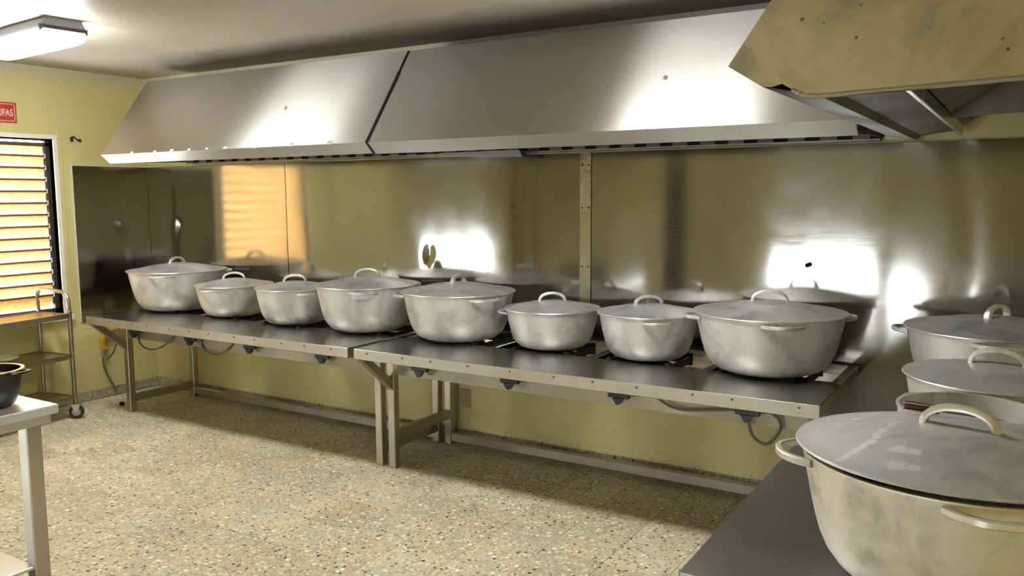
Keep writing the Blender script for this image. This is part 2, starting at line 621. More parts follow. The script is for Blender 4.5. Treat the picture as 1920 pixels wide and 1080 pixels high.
def wall_with_holes(name, axis, pos, a0, a1, holes):
    """wall in the plane axis=pos, running from a0 to a1, thick outwards; holes: (u0, u1, z0, z1)"""
    bm = bmesh.new()
    us = sorted({a0, a1, *[h[0] for h in holes], *[h[1] for h in holes]})
    for u0, u1 in zip(us, us[1:]):
        zs = sorted([(h[2], h[3]) for h in holes if h[0] <= u0 + 1e-6 and h[1] >= u1 - 1e-6])
        z = -0.1
        spans = []
        for (p, q) in zs:
            spans.append((z, p))
            z = q
        spans.append((z, H))
        for (p, q) in spans:
            if q - p < 1e-4:
                continue
            if axis == 'x':
                add_box(bm, pos - WT, pos, u0, u1, p, q)
            else:
                add_box(bm, u0, u1, pos - WT, pos, p, q)
    bmesh.ops.remove_doubles(bm, verts=bm.verts, dist=1e-5)
    return structure(name, bm, M_WALL)


WIN = (-1.75, -0.80, 0.72, 2.065)          # the louvred window
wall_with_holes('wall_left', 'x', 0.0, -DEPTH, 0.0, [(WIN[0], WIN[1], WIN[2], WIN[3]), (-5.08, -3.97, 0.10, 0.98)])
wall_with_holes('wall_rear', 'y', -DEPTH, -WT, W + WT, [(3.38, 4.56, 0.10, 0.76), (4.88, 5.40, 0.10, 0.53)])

# frames of the three low hatches behind the camera
for k, (ax, p, u0, u1, z0, z1) in enumerate((('x', 0.0, -5.08, -3.97, 0.10, 0.98), ('y', -DEPTH, 3.38, 4.56, 0.10, 0.76), ('y', -DEPTH, 4.88, 5.40, 0.10, 0.53))):
    bm = bmesh.new()
    for (a, b, c, d) in ((u0, u1, z0, z0 + .03), (u0, u1, z1 - .03, z1), (u0, u0 + .03, z0, z1), (u1 - .03, u1, z0, z1)):
        if ax == 'x':
            add_box(bm, p - .09, p - .05, a, b, c, d)
        else:
            add_box(bm, a, b, p - .09, p - .05, c, d)
    structure('window_%d' % (k + 2), bm, M_WHITE)
bm = box(1.98, 2.48, -DEPTH, -DEPTH + 0.05, 0, 2.1)
structure('door_1', bm, M_DOOR)

# skirting tiles
for nm, n, fn in (('baseboard_back', 22, lambda i: (0.012 + i * .30, .30, 0)), ('baseboard_left', 14, lambda i: (-0.012 - i * .30, .30, 1))):
    base = None
    if nm == 'baseboard_back':
        base = structure(nm, box(0, W, -0.004, 0, 0, 0.074), M_GROUT)
    else:
        base = structure(nm, box(0, 0.004, -4.2, 0, 0, 0.074), M_GROUT)
    first = None
    for i in range(n):
        if first is None:
            bm = box(0.001, 0.299, -0.012, -0.001, 0, 0.077, bevel=0.0015) if nm == 'baseboard_back' else box(0.001, 0.012, -0.299, -0.001, 0, 0.077, bevel=0.0015)
            first = o = mesh_obj('skirting_tile', bm, M_SKIRT, base)
        else:
            o = first.copy()
            COL.objects.link(o)
            o.parent = base
        o.location = (0.004 + i * .30, 0, 0.0005) if nm == 'baseboard_back' else (0, -0.014 - i * .30, 0.0005)

# louvred window in the left wall
y0, y1, z0, z1 = WIN
bm = bmesh.new()
for (a, b, c, d) in ((y0 - .02, y1 + .035, z1, z1 + .032), (y1, y1 + .035, z0 - .02, z1), (y0 - .035, y0, z0 - .02, z1)):
    add_box(bm, -0.10, 0.012, a, b, c, d, bevel=0.003)
win = structure('window_1', bm, M_WHITE)
mesh_obj('window_sill', box(-0.12, 0.055, y0 - .05, y1 + .06, z0 - .045, z0, bevel=0.006), M_WHITE, win)
bm = bmesh.new()
FR = 0.034
for (a, b, c, d) in ((y0, y1, z1 - .012, z1), (y0, y1, z1 - .055, z1 - .028), (y1 - FR, y1, z0, z1), (y0, y0 + FR, z0, z1), (y0, y1, z0, z0 + .05)):
    add_box(bm, -0.095, -0.045, a, b, c, d, bevel=0.002)
mesh_obj('window_frame', bm, M_DARKFRAME, win)
mesh_obj('jamb', box(-0.045, 0.006, y1 + .035, y1 + .07, z0 - .02, z1 + .03, bevel=.002), M_JAMB, win)
sl0 = None
NS = 14
for k in range(NS):
    zc = 1.983 - k * 0.0885
    if sl0 is None:
        bm = bmesh.new()
        ang = math.radians(58)
        mt = Matrix.Rotation(-ang, 4, 'Y')
        add_box(bm, -0.058, 0.046, y0 + FR, y1 - FR - .012, -0.002, 0.002, mtx=mt)
        sl0 = o = mesh_obj('slat', bm, M_SLAT, win)
        bm = add_box(bmesh.new(), 0.046, 0.058, y0 + FR, y1 - FR - .012, -0.007, 0.003, mtx=mt)  # rim strip coloured dark to stand for the shadow between slats
        se0 = e = mesh_obj('slat_shadow_edge', bm, M_SLATSHADOW, o)
    else:
        o = sl0.copy()
        COL.objects.link(o)
        o.parent = win
        e = se0.copy()
        COL.objects.link(e)
        e.parent = o
    o.location = (-0.072, 0, zc)
clip0 = None
for k in range(NS):
    zc = 1.983 - k * 0.0885
    if clip0 is None:
        bm = box(-0.012, 0.012, y1 - FR - .012, y1 - FR, -0.03, 0.03, bevel=.003)
        clip0 = o = mesh_obj('slat_clip', bm, M_BRIGHTSTEEL, win)
    else:
        o = clip0.copy()
        COL.objects.link(o)
        o.parent = win
    o.location = (-0.068, 0, zc)


# ================================================================== WALL SHEETS
def sheet(name, label, x0, x1, z0, z1, seed, dents=(), amp=1.0, creases=(), group=None, loc=(0, 0, 0), rz=0.0):
    """a thin stainless sheet on the back wall, slightly wavy like real sheet metal"""
    nx, nz = int((x1 - x0) / 0.016), 40
    bm = bmesh.new()
    rnd = random.Random(seed)
    waves = [(rnd.uniform(5, 10), rnd.uniform(0, 6.28), rnd.uniform(.0010, .0021)) for _ in range(2)] + \
            [(rnd.uniform(12, 20), rnd.uniform(0, 6.28), rnd.uniform(.0003, .0007)) for _ in range(2)]

    def off(x, z):
        d = 0.0
        for (k, ph, a) in waves:
            d += a * math.sin(k * x + ph + 0.35 * math.sin(2.3 * z + ph))
        d += 0.0022 * noise.noise(Vector((x * 1.5, z * 0.6, seed * 3.1)))
        d *= amp
        for (dx, dz, r, dep) in dents:
            q = ((x - dx) ** 2 + ((z - dz) * 0.7) ** 2) / (r * r)
            d += dep * math.exp(-q)
        # held flat at the border
        for (cx, sw, k, wd, dep) in creases:
            q = (x - cx - sw * math.sin(k * z + cx)) / wd
            d += dep * math.exp(-q * q)
        return d
    g = []
    for i in range(nx + 1):
        col = []
        for j in range(nz + 1):
            x = x0 + (x1 - x0) * i / nx
            z = z0 + (z1 - z0) * j / nz
            col.append(bm.verts.new((x, -0.014 + off(x, z), z)))
        g.append(col)
    for i in range(nx):
        for j in range(nz):
            bm.faces.new((g[i][j], g[i + 1][j], g[i + 1][j + 1], g[i][j + 1]))
    # back and rim
    bk = [bm.verts.new((x, -0.001, z)) for (x, z) in ((x0, z0), (x1, z0), (x1, z1), (x0, z1))]
    bm.faces.new(bk[::-1])
    edges = [[g[i][0] for i in range(nx + 1)], [g[nx][j] for j in range(nz + 1)], [g[i][nz] for i in range(nx, -1, -1)], [g[0][j] for j in range(nz, -1, -1)]]
    for k, e in enumerate(edges):
        bm.faces.new([bk[k]] + e[::1] + [bk[(k + 1) % 4]] if False else [bk[(k + 1) % 4], bk[k]] + e)
    root = thing(name, label, 'wall panel', loc, rz, group)
    mesh_obj('sheet', bm, M_PANEL, root, sharp=50)
    return root


Z0, Z1 = 0.636, 1.868
pA = sheet('steel_wall_panel', 'dented brushed steel wall panel in the corner behind the leftmost pots', 0.016, 1.645, Z0, Z1, 3, dents=((0.42, 1.38, 0.05, 0.016), (0.34, 1.62, 0.09, -0.006), (0.44, 1.2, 0.08, 0.006)), amp=1.15, creases=((0.40, .03, 3.0, .05, .004),))
pB = sheet('steel_wall_panel', 'brushed steel wall panel in the middle, between narrow cover strip and dented corner panel', 1.651, 4.10, Z0, Z1, 11, dents=((2.974, 1.225, 0.035, 0.012), (2.99, 1.19, 0.03, -0.006)), creases=((3.72, .03, 5.0, .06, .0025),))
pC = sheet('steel_wall_panel', 'bright brushed steel wall panel on the right, beneath the greasy hood', 4.158, W - 0.005, Z0, Z1, 5, dents=((5.405, 1.26, 0.014, 0.0012),), amp=0.62, creases=((6.10, .035, 6.0, .06, .0016),))
pD = sheet('steel_wall_panel', 'dark narrow steel wall panel on the window wall, left of the pots', 0.016, 0.663, Z0, Z1, 8, loc=(0, 0, 0), rz=0, amp=1.0)
pD.rotation_euler = (0, 0, -PI / 2)
pD.location = (0.0, 0.0, 0)
# rotated -90deg the sheet's +x runs to -y and its face looks to -x; turn it to face the room
for ch in pD.children:
    ch.scale = (1, -1, 1)
    ch.data.flip_normals()
bm = bmesh.new()
add_box(bm, 0.663, 0.672, 0.0, 0.014, Z0, Z1 + .006, bevel=.002)
add_box(bm, 0.016, 0.663, 0.0, 0.014, Z1, Z1 + .006, bevel=.0015)
mesh_obj('sealant_bead', bm, M_SEAL, pD)
bm = bmesh.new()
for x in (4.108, 4.150):
    for z in (0.95, 1.2, 1.55, 1.80):
        add_lathe(bm, [(0.006, -0.0005), (0.005, 0.003), (0.0, 0.004)], 8, axis='y')
        for v in bm.verts:
            if not v.tag:
                v.tag = True
                v.co = Vector((x + v.co.x, -0.0185 - v.co.y, z + v.co.z))
strip = thing('cover_strip', 'narrow vertical steel strip covering the panel joint behind the pots', 'metal strip')
mesh_obj('strip', box(4.092, 4.164, -0.0185, -0.0135, Z0, Z1 - .002, bevel=.001), M_TRIM, strip)
mesh_obj('screw_heads', bm, M_IRON, strip, kind='stuff')
# bolt stub in the middle of the right panel
b = mesh_obj('bolt', add_lathe(bmesh.new(), [(0.012, 0), (0.012, .012), (.007, .013), (.006, .03), (0, .031)], 10, axis='y'), M_IRON)
b.location = (5.405, -0.047, 1.262)
b.scale = (1, 1, 1)
tag(b, 'small dark bolt stub sticking out of the right steel wall panel', 'bolt')


# ================================================================== HOODS
HP = dict(a=0.788, zl=1.924, lipy=0.722, zlip=1.864, b=0.3805, zt=2.489)


def hood(name, label, L, loc, rz, m_face, m_lip, filters, right_end=True, m_end=None):
    root = thing(name, label, 'range hood', loc, rz)
    a, zl, ly, zp, b, zt = (HP[k] for k in ('a', 'zl', 'lipy', 'zlip', 'b', 'zt'))
    face = [(-a, zl), (-b, zt)]
    mesh_obj('sloped_face', add_prism(bmesh.new(), strip_poly(face, -0.004), 0.004, L - 0.004), m_face, root)
    lip = [(-a, zl), (-ly, zp), (-ly + .05, zp + .002)]
    mesh_obj('drip_lip', add_prism(bmesh.new(), strip_poly(lip, 0.004), 0.004, L - 0.004), m_lip, root)
    mesh_obj('top_plate', box(0.004, L - 0.004, -b, -0.004, zt - .004, zt), m_face, root)
    end = [(-a + .006, zl), (-ly, zp + .004), (-0.004, zp + .03), (-0.004, zt - .004), (-b, zt - .004)]
    for x0, x1 in ((0.0, 0.004), (L - 0.004, L)):
        mesh_obj('end_plate', add_prism(bmesh.new(), end, x0, x1), m_end or M_HOODIN, root)
    # inner gutter behind the lip
    mesh_obj('gutter', add_prism(bmesh.new(), strip_poly([(-ly + .05, zp + .002), (-ly + .055, zp + .045), (-ly + .16, zp + .085)], 0.004), 0.004, L - .004), M_HOODIN, root)
    mesh_obj('inner_plate', add_prism(bmesh.new(), strip_poly([(-a + .06, zl + .03), (-b - .01, zt - .03), (-.02, zt - .03)], -0.004), 0.006, L - .006), M_HOODIN, root)
    # grease filters: a frame with upright slats just above the wall sheet
    n = int(round(L / 0.15))
    st = L / n
    bm = bmesh.new()
    add_box(bm, 0.01, L - .01, -0.075, -0.045, 1.876, 1.884)
    add_box(bm, 0.01, L - .01, -0.075, -0.045, 1.965, 1.975)
    mesh_obj('filter_rail', bm, M_FILTER, root)
    s0 = None
    for k in range(n):
        if s0 is None:
            bm = bmesh.new()
            add_prism(bm, [(-0.070, 1.884), (-0.066, 1.884), (-0.056, 1.966), (-0.060, 1.966)], 0.0, st * 0.52)
            s0 = o = mesh_obj('filter_slat', bm, M_FILTER, root)
        else:
            o = s0.copy()
            COL.objects.link(o)
            o.parent = root
        o.location = (0.02 + k * st, 0, 0)
    mesh_obj('filter_back', box(0.01, L - .01, -0.02, -0.012, 1.875, 2.0), M_IRON, root)
    return root


X1, X2, X3 = 0.587, 3.130, 5.735
h1 = hood('range_hood', 'shorter brushed steel hood on the left, above the four leftmost pots', X2 - X1 - .012, (X1, 0, 0.006), 0, M_HOOD, M_HOODLIP, True)
h2 = hood('range_hood', 'longer brushed steel hood in the middle, right of the black joint', X3 - X2, (X2, 0, 0.003), 0, M_HOOD, M_HOODLIP, True)
for ch in list(h1.children) + list(h2.children):
    pass
# tipped filter tray left hanging under the left end of the middle hood
mesh_obj('filter_tray', add_prism(bmesh.new(), [(-0.012, -0.026), (0.60, -0.050), (0.60, -0.046), (0.58, -0.008), (-0.012, -0.010)], -0.16, -0.10, 'y'), M_FILTER, h2, loc=(0.05, 0, 1.898))
# black gap filler in the joint between the two hoods
bm = bmesh.new()
add_prism(bm, strip_poly([(-HP['lipy'], HP['zlip']), (-HP['a'], HP['zl']), (-HP['b'] - .1, HP['zt'] - .14)], 0.008), X2 - X1 - .009, X2 - X1 + .001)
mesh_obj('joint_sealant', bm, M_IRON, h1)
# dabs of white sealant along the lower fold
bm = bmesh.new()
rs = random.Random(4)
for x in (0.36, 0.62, 0.80, 0.98, 1.16, 1.34, 1.62, 1.93, 2.25):
    w = rs.uniform(.012, .03)
    add_lathe(bm, [(w, 0), (w * .8, .003), (0, .005)], 10)
    for v in bm.verts:
        if not v.tag:
            v.tag = True
            p = Vector((v.co.x, v.co.y * 0.6, v.co.z))
            p = Matrix.Rotation(math.radians(54), 4, 'X') @ p
            v.co = p + Vector((x, -HP['a'] + .006, HP['zl'] + .008))
mesh_obj('sealant_dabs', bm, M_SEAL, h1, kind='stuff')

# the greasy hood over the right-hand stove: same profile turned to face the window wall
h3 = thing('range_hood', 'greasy yellowed hood at top right, nearest the camera', 'range hood', (W - 0.005, 0, 0), -PI / 2)
L3 = 2.25
a, zl, ly, zp, b_, zt = 0.985 + .035, 1.961, 0.93, 1.903, 0.655, 2.489
mesh_obj('sloped_face', add_prism(bmesh.new(), strip_poly([(-a, zl), (-b_, zt)], -0.004), 0.80, L3 - .004), M_DIRTYHOOD, h3)
mesh_obj('drip_lip', add_prism(bmesh.new(), strip_poly([(-a, zl), (-ly, zp), (-ly + .012, zp - .004)], 0.004), 0.80, L3 - .004), M_UNDER, h3)
mesh_obj('return_flange', add_prism(bmesh.new(), strip_poly([(-ly + .012, zp - .004), (-0.79, 1.872), (-0.775, 1.895), (-0.60, 1.915)], 0.004), 0.06, L3 - .02), M_UNDER, h3)
mesh_obj('filter_rail', box(0.06, L3 - .02, -0.612, -0.598, 1.885, 1.925, bevel=.002), M_TRIM, h3)
mesh_obj('top_plate', box(0.80, L3 - .004, -b_, -.004, zt - .004, zt), M_DIRTYHOOD, h3)
# end plate facing the camera, its lower edge rolled and bulging at the corner
bm = bmesh.new()
poly = [(-a, zl), (-ly, zp), (-0.905, zp - .002), (-0.88, zp + .004), (-0.855, zp - .012), (-0.825, zp - .028), (-0.79, zp - .031), (-0.60, zp - .026), (-0.35, zp - .019), (-0.004, zp - .010), (-0.004, zt), (-b_, zt)]
add_prism(bm, poly, L3 - .004, L3)
mesh_obj('end_plate', bm, M_DIRTYHOOD, h3)
mesh_obj('rolled_edge', add_sweep(bmesh.new(), [Vector((L3 - .004, y, z)) for (y, z) in poly[4:10]], circ(0.007, 8)), M_TRIM, h3)
mesh_obj('end_plate', add_prism(bmesh.new(), [(-a, zl), (-ly, zp), (-.004, zp + .03), (-.004, zt - .005), (-b_, zt - .005)], 0.80, 0.804), M_HOODIN, h3)
s0 = None
for k in range(4):
    if s0 is None:
        s0 = o = mesh_obj('grease_filter', add_prism(bmesh.new(), [(-0.598, 1.93), (-0.10, 2.23), (-0.10, 2.25), (-0.598, 1.95)], 0.0, 0.51), M_HOODIN, h3)
    else:
        o = s0.copy()
        COL.objects.link(o)
        o.parent = h3
    o.location = (0.09 + k * 0.535, 0, 0)
mesh_obj('inner_plate', box(0.03, L3 - .01, -0.09, -0.02, 1.90, 2.40), M_HOODIN, h3)
# filler plate bridging to the middle hood
mesh_obj('filler_plate', add_prism(bmesh.new(), [(-0.93, 1.885), (-0.78, 1.872), (-0.78, 1.935), (-0.93, 1.95)], 0.03, 0.045), M_DIRTYHOOD, h3)


# ================================================================== STOVE TABLES
def trivet_bm(s):
    """square cast iron burner stand: skirt frame with corner posts and a ring"""
    bm = bmesh.new()
    h = s / 2
    for (x0, x1, yy0, yy1) in ((-h, h, -h, -h + .012), (-h, h, h - .012, h), (-h, -h + .012, -h, h), (h - .012, h, -h, h)):
        add_box(bm, x0, x1, yy0, yy1, 0.012, 0.050)
    for sx in (-1, 1):
        for sy in (-1, 1):
            cx, cy = sx * (h - .008), sy * (h - .008)
            add_box(bm, cx - .012, cx + .012, cy - .012, cy + .012, 0.0, 0.066)
    for k in range(4):
        mt = Matrix.Rotation(PI / 4 + k * PI / 2, 4, 'Z')
        add_box(bm, 0.05, h * 1.36, -.008, .008, 0.034, 0.066, mtx=mt)
    return bm


def burner_ring_bm():
    bm = bmesh.new()
    for r in (0.05, 0.10):
        add_lathe(bm, [(r - .014, 0.0), (r + .014, 0.0), (r + .014, .022), (r - .014, .022), (r - .014, 0)], 24)
    add_box(bm, -0.11, 0.11, -.012, .012, 0.002, .018)
    add_box(bm, -.012, .012, -0.30, 0.11, 0.002, .018)
    return bm


def knob_bm():
    bm = bmesh.new()
    add_box(bm, -0.056, 0.056, -0.012, 0.014, 0.010, 0.034, bevel=.003)
    add_prism(bm, [(-0.030, 0.012), (0.030, 0.012), (0.010, -0.018), (0.0, -0.024), (-0.010, -0.018)], -0.020, 0.010, 'y')
    return bm


def stove_table(label, L, loc, rz, side_rail_z, burners, knobs, braces, m_shelf=M_SHELF, hoses=()):
    root = thing('stove_table', label, 'stove', loc, rz)
    yl, leg = -0.669, 0.05
    # front shelf: folded sheet with a turned-down lip
    prof = [(-0.530, 0.740), (-0.530, 0.770), (-0.971, 0.770)]
    mesh_obj('front_shelf', add_prism(bmesh.new(), strip_poly(prof, 0.0035), 0.0, L), m_shelf, root)
    prof = [(-0.968, 0.770), (-0.972, 0.768), (-0.972, 0.713), (-0.962, 0.709)]
    mesh_obj('shelf_lip', add_prism(bmesh.new(), strip_poly(prof, 0.0035), 0.0, L), M_LIP, root)
    for x in (0.0, L - .004):
        mesh_obj('shelf_end', add_prism(bmesh.new(), [(-0.968, 0.714), (-0.968, 0.766), (-0.534, 0.766), (-0.534, 0.74), (-0.70, 0.715)], x, x + .004), M_FRAME, root)
    bm = bmesh.new()
    nscr = int(L / 0.21)
    for k in range(nscr):
        x = 0.1 + k * (L - .2) / (nscr - 1) + random.uniform(-.03, .03)
        add_lathe(bm, [(0.0055, 0), (0.005, .0025), (0, .0035)], 8, axis='y')
        for v in bm.verts:
            if not v.tag:
                v.tag = True
                v.co = Vector((x + v.co.x, -0.9745 - v.co.y, 0.752 + v.co.z))
    mesh_obj('screw_heads', bm, M_PIPE, root, kind='stuff')
    # body frame
    for x in (0.0, L - .045):
        mesh_obj('side_rail', box(x, x + .045, -0.530, -0.025, 0.720, 0.768, bevel=.003), M_FRAME, root)
    mesh_obj('back_rail', box(0.045, L - .045, -0.065, -0.025, 0.720, 0.768, bevel=.003), M_FRAME, root)
    for k in range(1, 4):
        x = L * k / 4
        mesh_obj('cross_bar', box(x - .022, x + .022, -0.528, -0.065, 0.728, 0.764, bevel=.003), M_SHELF, root)
    for y in (-0.20, -0.52):
        mesh_obj('burner_support', box(0.045, L - .045, y - .02, y + .02, 0.688, 0.700), M_FRAME, root)
    mesh_obj('front_apron', box(0.05, L - .05, yl - .022, yl - .018, 0.576, 0.638), M_APRON, root)
    for x in (0.026, L - 0.026):
        mesh_obj('leg', box(x - leg / 2, x + leg / 2, yl - leg / 2, yl + leg / 2, 0.0, 0.72, bevel=.004), M_FRAME, root)
        mesh_obj('leg', box(x - leg / 2, x + leg / 2, -0.125, -0.075, 0.0, 0.72, bevel=.004), M_FRAME, root)
        mesh_obj('lower_rail', box(x - .02, x + .02, yl + leg / 2, -0.125, side_rail_z, side_rail_z + .06, bevel=.003), M_FRAME, root)
        mesh_obj('upper_rail', box(x - .02, x + .02, yl + leg / 2, -0.125, 0.66, 0.72, bevel=.003), M_FRAME, root)
    mesh_obj('lower_rail', box(0.05, L - .05, -0.12, -0.08, 0.022, 0.078, bevel=.003), M_FRAME, root)
    for x in braces:
        bm = add_prism(bmesh.new(), [(-0.955, 0.706), (-0.965, 0.712), (-0.90, 0.712), (yl - .024, 0.545), (yl - .024, 0.478)], x - .02, x + .02)
        mesh_obj('brace', bm, M_FRAME, root)
    # gas line and burners
    mesh_obj('gas_pipe', tube([(0.08, -0.705, 0.655), (L - .08, -0.705, 0.655)], 0.006, 2), M_PIPE, root)
    for x in knobs:
        o = mesh_obj('gas_knob', knob_bm(), M_KNOB, root, loc=(x, -0.735, 0.618))
        mesh_obj('valve_stem', tube([(x + .056, -0.722, 0.650), (x + .10, -0.716, 0.652)], 0.010, 2), M_PIPE, root)
    for (x, y, s) in burners:
        o = mesh_obj('trivet', trivet_bm(s), M_IRON, root, loc=(x, y, 0.7130))
        r = mesh_obj('burner', burner_ring_bm(), M_IRON, o, loc=(0, 0, 0.002))
    for pts in hoses:
        mesh_obj('gas_hose', tube(pts, 0.0075), M_HOSE, root)
    return root


# pots: (x, y, radius, rim height above z=.77, handle bearing, lid handle bearing, rim handle count ...)
CAMX, CAMY, CAMZ = 6.3357, -4.4411, 1.6346


def on_ray(x, y, z, r, ynew):
    s = (ynew - CAMY) / (y - CAMY)
    return (CAMX + (x - CAMX) * s, ynew, CAMZ + (z - CAMZ) * s, r * s)


RAW = [  # x, y=-.36, rim z, r, rel. angle of first rim handle, handles, rel. angle of lid handle
    (0.813, 1.064, 0.358, -108, 3, 48, .14),
    (1.450, 0.985, .272, -128, 2, 0, .14),
    (2.069, 0.995, .266, -70, 2, 5, .14),
    (2.726, 1.052, .330, -95, 3, 4, .15),
    (3.449, 1.049, .339, -63, 3, 62, .15),
    (4.094, 0.989, .266, 0, 2, 4, .14),
    (4.673, 1.006, .264, -80, 2, 18, .14),
    (5.301, 1.051, .358, -80, 4, 0, .16),
]
POTS = []
for k, (x, z, r, ha, hn, la, ll) in enumerate(RAW):
    yn = (-.395, -.410, -.455, -.42, -.40, -.375, -.385, -.40)[k]
    x, y, z, r = on_ray(x, -0.36, z, r, yn)
    right = math.atan2(CAMX - x, y - CAMY)         # bearing of 'right' as seen from the camera
    POTS.append((x, y, r, z, right + math.radians(ha), hn, right + math.radians(la), ll))

ZS = 0.780      # top of the trivets


def trv(r):
    return 0.40 if r > .3 else 0.34


T1X, T1L = 0.580, 2.528
T2X, T2L = 3.156, 2.512
b1 = [(p[0] - T1X, p[1] + (.08 if p[2] > .3 else .03), trv(p[2])) for p in POTS[:4]]
b2 = [(p[0] - T2X, p[1] + (.08 if p[2] > .3 else .03), trv(p[2])) for p in POTS[4:]]
stove_table('left steel stove table under the four leftmost pots', T1L, (T1X, 0, 0), 0, 0.072, b1,
            [0.737 - T1X + .05, 1.422 - T1X, 2.027 - T1X, 2.698 - T1X - .02], [0.026],
            hoses=[[(0.193, -.70, .668), (.193, -.70, .60), (.238, -.70, .531), (.356, -.70, .512), (.482, -.70, .546), (.60, -.70, .62), (.64, -.70, .668)],
                   [(.911, -.70, .668), (.915, -.70, .61), (.941, -.70, .569), (1.034, -.70, .541), (1.145, -.70, .57), (1.23, -.70, .63), (1.26, -.70, .668)],
                   [(1.70, -.715, .664), (1.80, -.72, .652), (1.98, -.72, .652), (2.05, -.715, .662)]])
stove_table('middle steel stove table, under the four pots left of the corner', T2L, (T2X, 0, 0), 0, 0.170, b2,
            [3.437 - T2X, 4.040 - T2X, 4.676 - T2X, 5.311 - T2X], [0.026, T2L - 0.026],
            hoses=[[(1.70, -.72, .668), (1.735, -.725, .640), (1.80, -.725, .613), (1.89, -.725, .612), (2.06, -.725, .638), (2.15, -.72, .645)],
                   [(2.20, -.725, .66), (2.25, -.725, .652), (2.292, -.725, .625), (2.30, -.725, .58), (2.245, -.725, .503), (2.18, -.725, .53), (2.16, -.725, .592), (2.165, -.72, .61)]])
# right-hand stove along the right wall
C3L = 2.69
RPOTS = [  # x, y, r, rim z, handle bearing, handles, lid bearing, lid handle length
    (6.262, -0.415, .352, 1.052, math.radians(183), 4, math.radians(62), .15),
    (6.290, -1.420, .268, 1.042, math.radians(150), 2, math.radians(-8), .15),
    (6.232, -1.886, .180, 1.045, math.radians(135), 2, 0, 0),
    (6.240, -2.425, .328, 1.062, math.radians(196), 4, math.radians(-10), .142),
]
b3 = [(-p[1], p[0] - W + .005 + (0.08 if p[2] > .3 else 0.03), 0.40 if p[2] > .3 else 0.30) for p in RPOTS]
b3 = [(min(max(x, .24), C3L - .25), y, s) for (x, y, s) in b3]
stove_table('right-hand steel stove with a dark worn shelf in the near corner', C3L, (W - .005, 0, 0), -PI / 2, 0.10, b3,
            [0.5, 1.1, 1.7, 2.3], [0.026, C3L - .026], m_shelf=M_SHELFDARK)


# ================================================================== POTS
def pot_body_bm(R, Hh, seg=72):
    out = [(0, 0), (.50, 0), (.60, .008), (.69, .045), (.755, .11), (.81, .20), (.855, .32), (.888, .46), (.918, .62), (.945, .78), (.968, .92), (.982, 1.0)]
    t = 0.006
    prof = [(r * R, z * Hh) for r, z in out]
    prof += [(.982 * R + .003, Hh), (.982 * R + .003, Hh + .004), (.982 * R - t, Hh + .004)]
    prof += [(r * R - t, max(z * Hh, .007)) for r, z in reversed(out[1:-1])]
    prof += [(0, .007)]
    return add_lathe(bmesh.new(), prof, seg)


def lid_bm(R, rise, seg=72):
    prof = [(0, rise - .004), (.18 * R, rise - .007), (.5 * R, rise * .60 - .003), (.85 * R, rise * .14), (.955 * R, 0.0), (R, 0.0), (R + .002, .003), (R, .0065),
            (.955 * R, .0075), (.85 * R, rise * .20 + .003), (.5 * R, rise * .66 + .002), (.18 * R, rise - .001), (0, rise)]
    return add_lathe(bmesh.new(), prof, seg)


def arch_bm(l, rise, w, t):
    h = l / 2
    pts = []
    for k in range(15):
        a = PI * k / 14
        pts.append(Vector((-h * math.cos(a), 0, rise * (math.sin(a) ** 0.75))))
    bm = bmesh.new()
    # taper the band: wider at its feet
    n = len(pts)
    rings = []
    for i, p in enumerate(pts):
        aa = pts[max(0, i - 1)]
        bb = pts[min(n - 1, i + 1)]
        tt = (bb - aa).normalized()
        nn = Vector((-tt.z, 0, tt.x))
        ww = w * (1.25 - 0.35 * math.sin(PI * i / (n - 1)))
        rings.append([bm.verts.new(p + Vector((0, s * ww, 0)) + nn * q) for (s, q) in ((-1, -t * .6), (1, -t * .6), (1.05, 0), (.7, t), (-.7, t), (-1.05, 0))])
    for a, b in zip(rings, rings[1:]):
        for k in range(6):
            bm.faces.new((a[k], a[(k + 1) % 6], b[(k + 1) % 6], b[k]))
    bm.faces.new(rings[0])
    bm.faces.new(rings[-1][::-1])
    return bm


def ear_bm(R, s=1.0):
    """flat loop handle cast on the rim"""
    pts = [(math.sqrt(max(R * R * .955 - .0081 * s * s, .01)), -.090 * s, 0), (R * .985 + .012, -.072 * s, 0), (R + .034 * s, -.044 * s, .001), (R + .044 * s, -.015 * s, .002),
           (R + .044 * s, .015 * s, .002), (R + .034 * s, .044 * s, .001), (R * .985 + .012, .072 * s, 0), (math.sqrt(max(R * R * .955 - .0081 * s * s, .01)), .090 * s, 0)]
    return add_sweep(bmesh.new(), smooth_path(pts, 4), rrect(.0075 * s, .0085 * s, .003))


GROUP = 'cast aluminium pots on the stoves'


def make_pot(label, x, y, R, rim, ha, hn, la, ll, lid=True, mats=(M_POT, M_LID, M_HANDLE), tilt=0.0, tilt_dir=0.0, shift=(0, 0)):
    root = thing('cooking_pot', label, 'pot', (x, y, ZS), 0, GROUP)
    Hh = rim - ZS - .004
    mesh_obj('body', pot_body_bm(R, Hh), mats[0], root)
    s = 1.0 if R > .3 else .82
    for k in range(hn):
        o = mesh_obj('rim_handle', ear_bm(R, s), mats[2], root, loc=(0, 0, Hh - .014), rz=ha + k * 2 * PI / hn)
    if lid:
        rise = .056 if R > .3 else .046
        l = mesh_obj('lid', lid_bm(R + .006, rise), mats[1], root, loc=(shift[0], shift[1], Hh + .006))
        if tilt:
            l.rotation_euler = Matrix.Rotation(tilt, 4, Vector((math.cos(tilt_dir), math.sin(tilt_dir), 0))).to_euler()
            l.location.z += math.sin(abs(tilt)) * R * 0.9
        mesh_obj('lid_handle', arch_bm(ll, ll * .32, .0125 * (ll / .15), .009), mats[2], l, loc=(0, 0, rise - .007), rz=la)
    return root


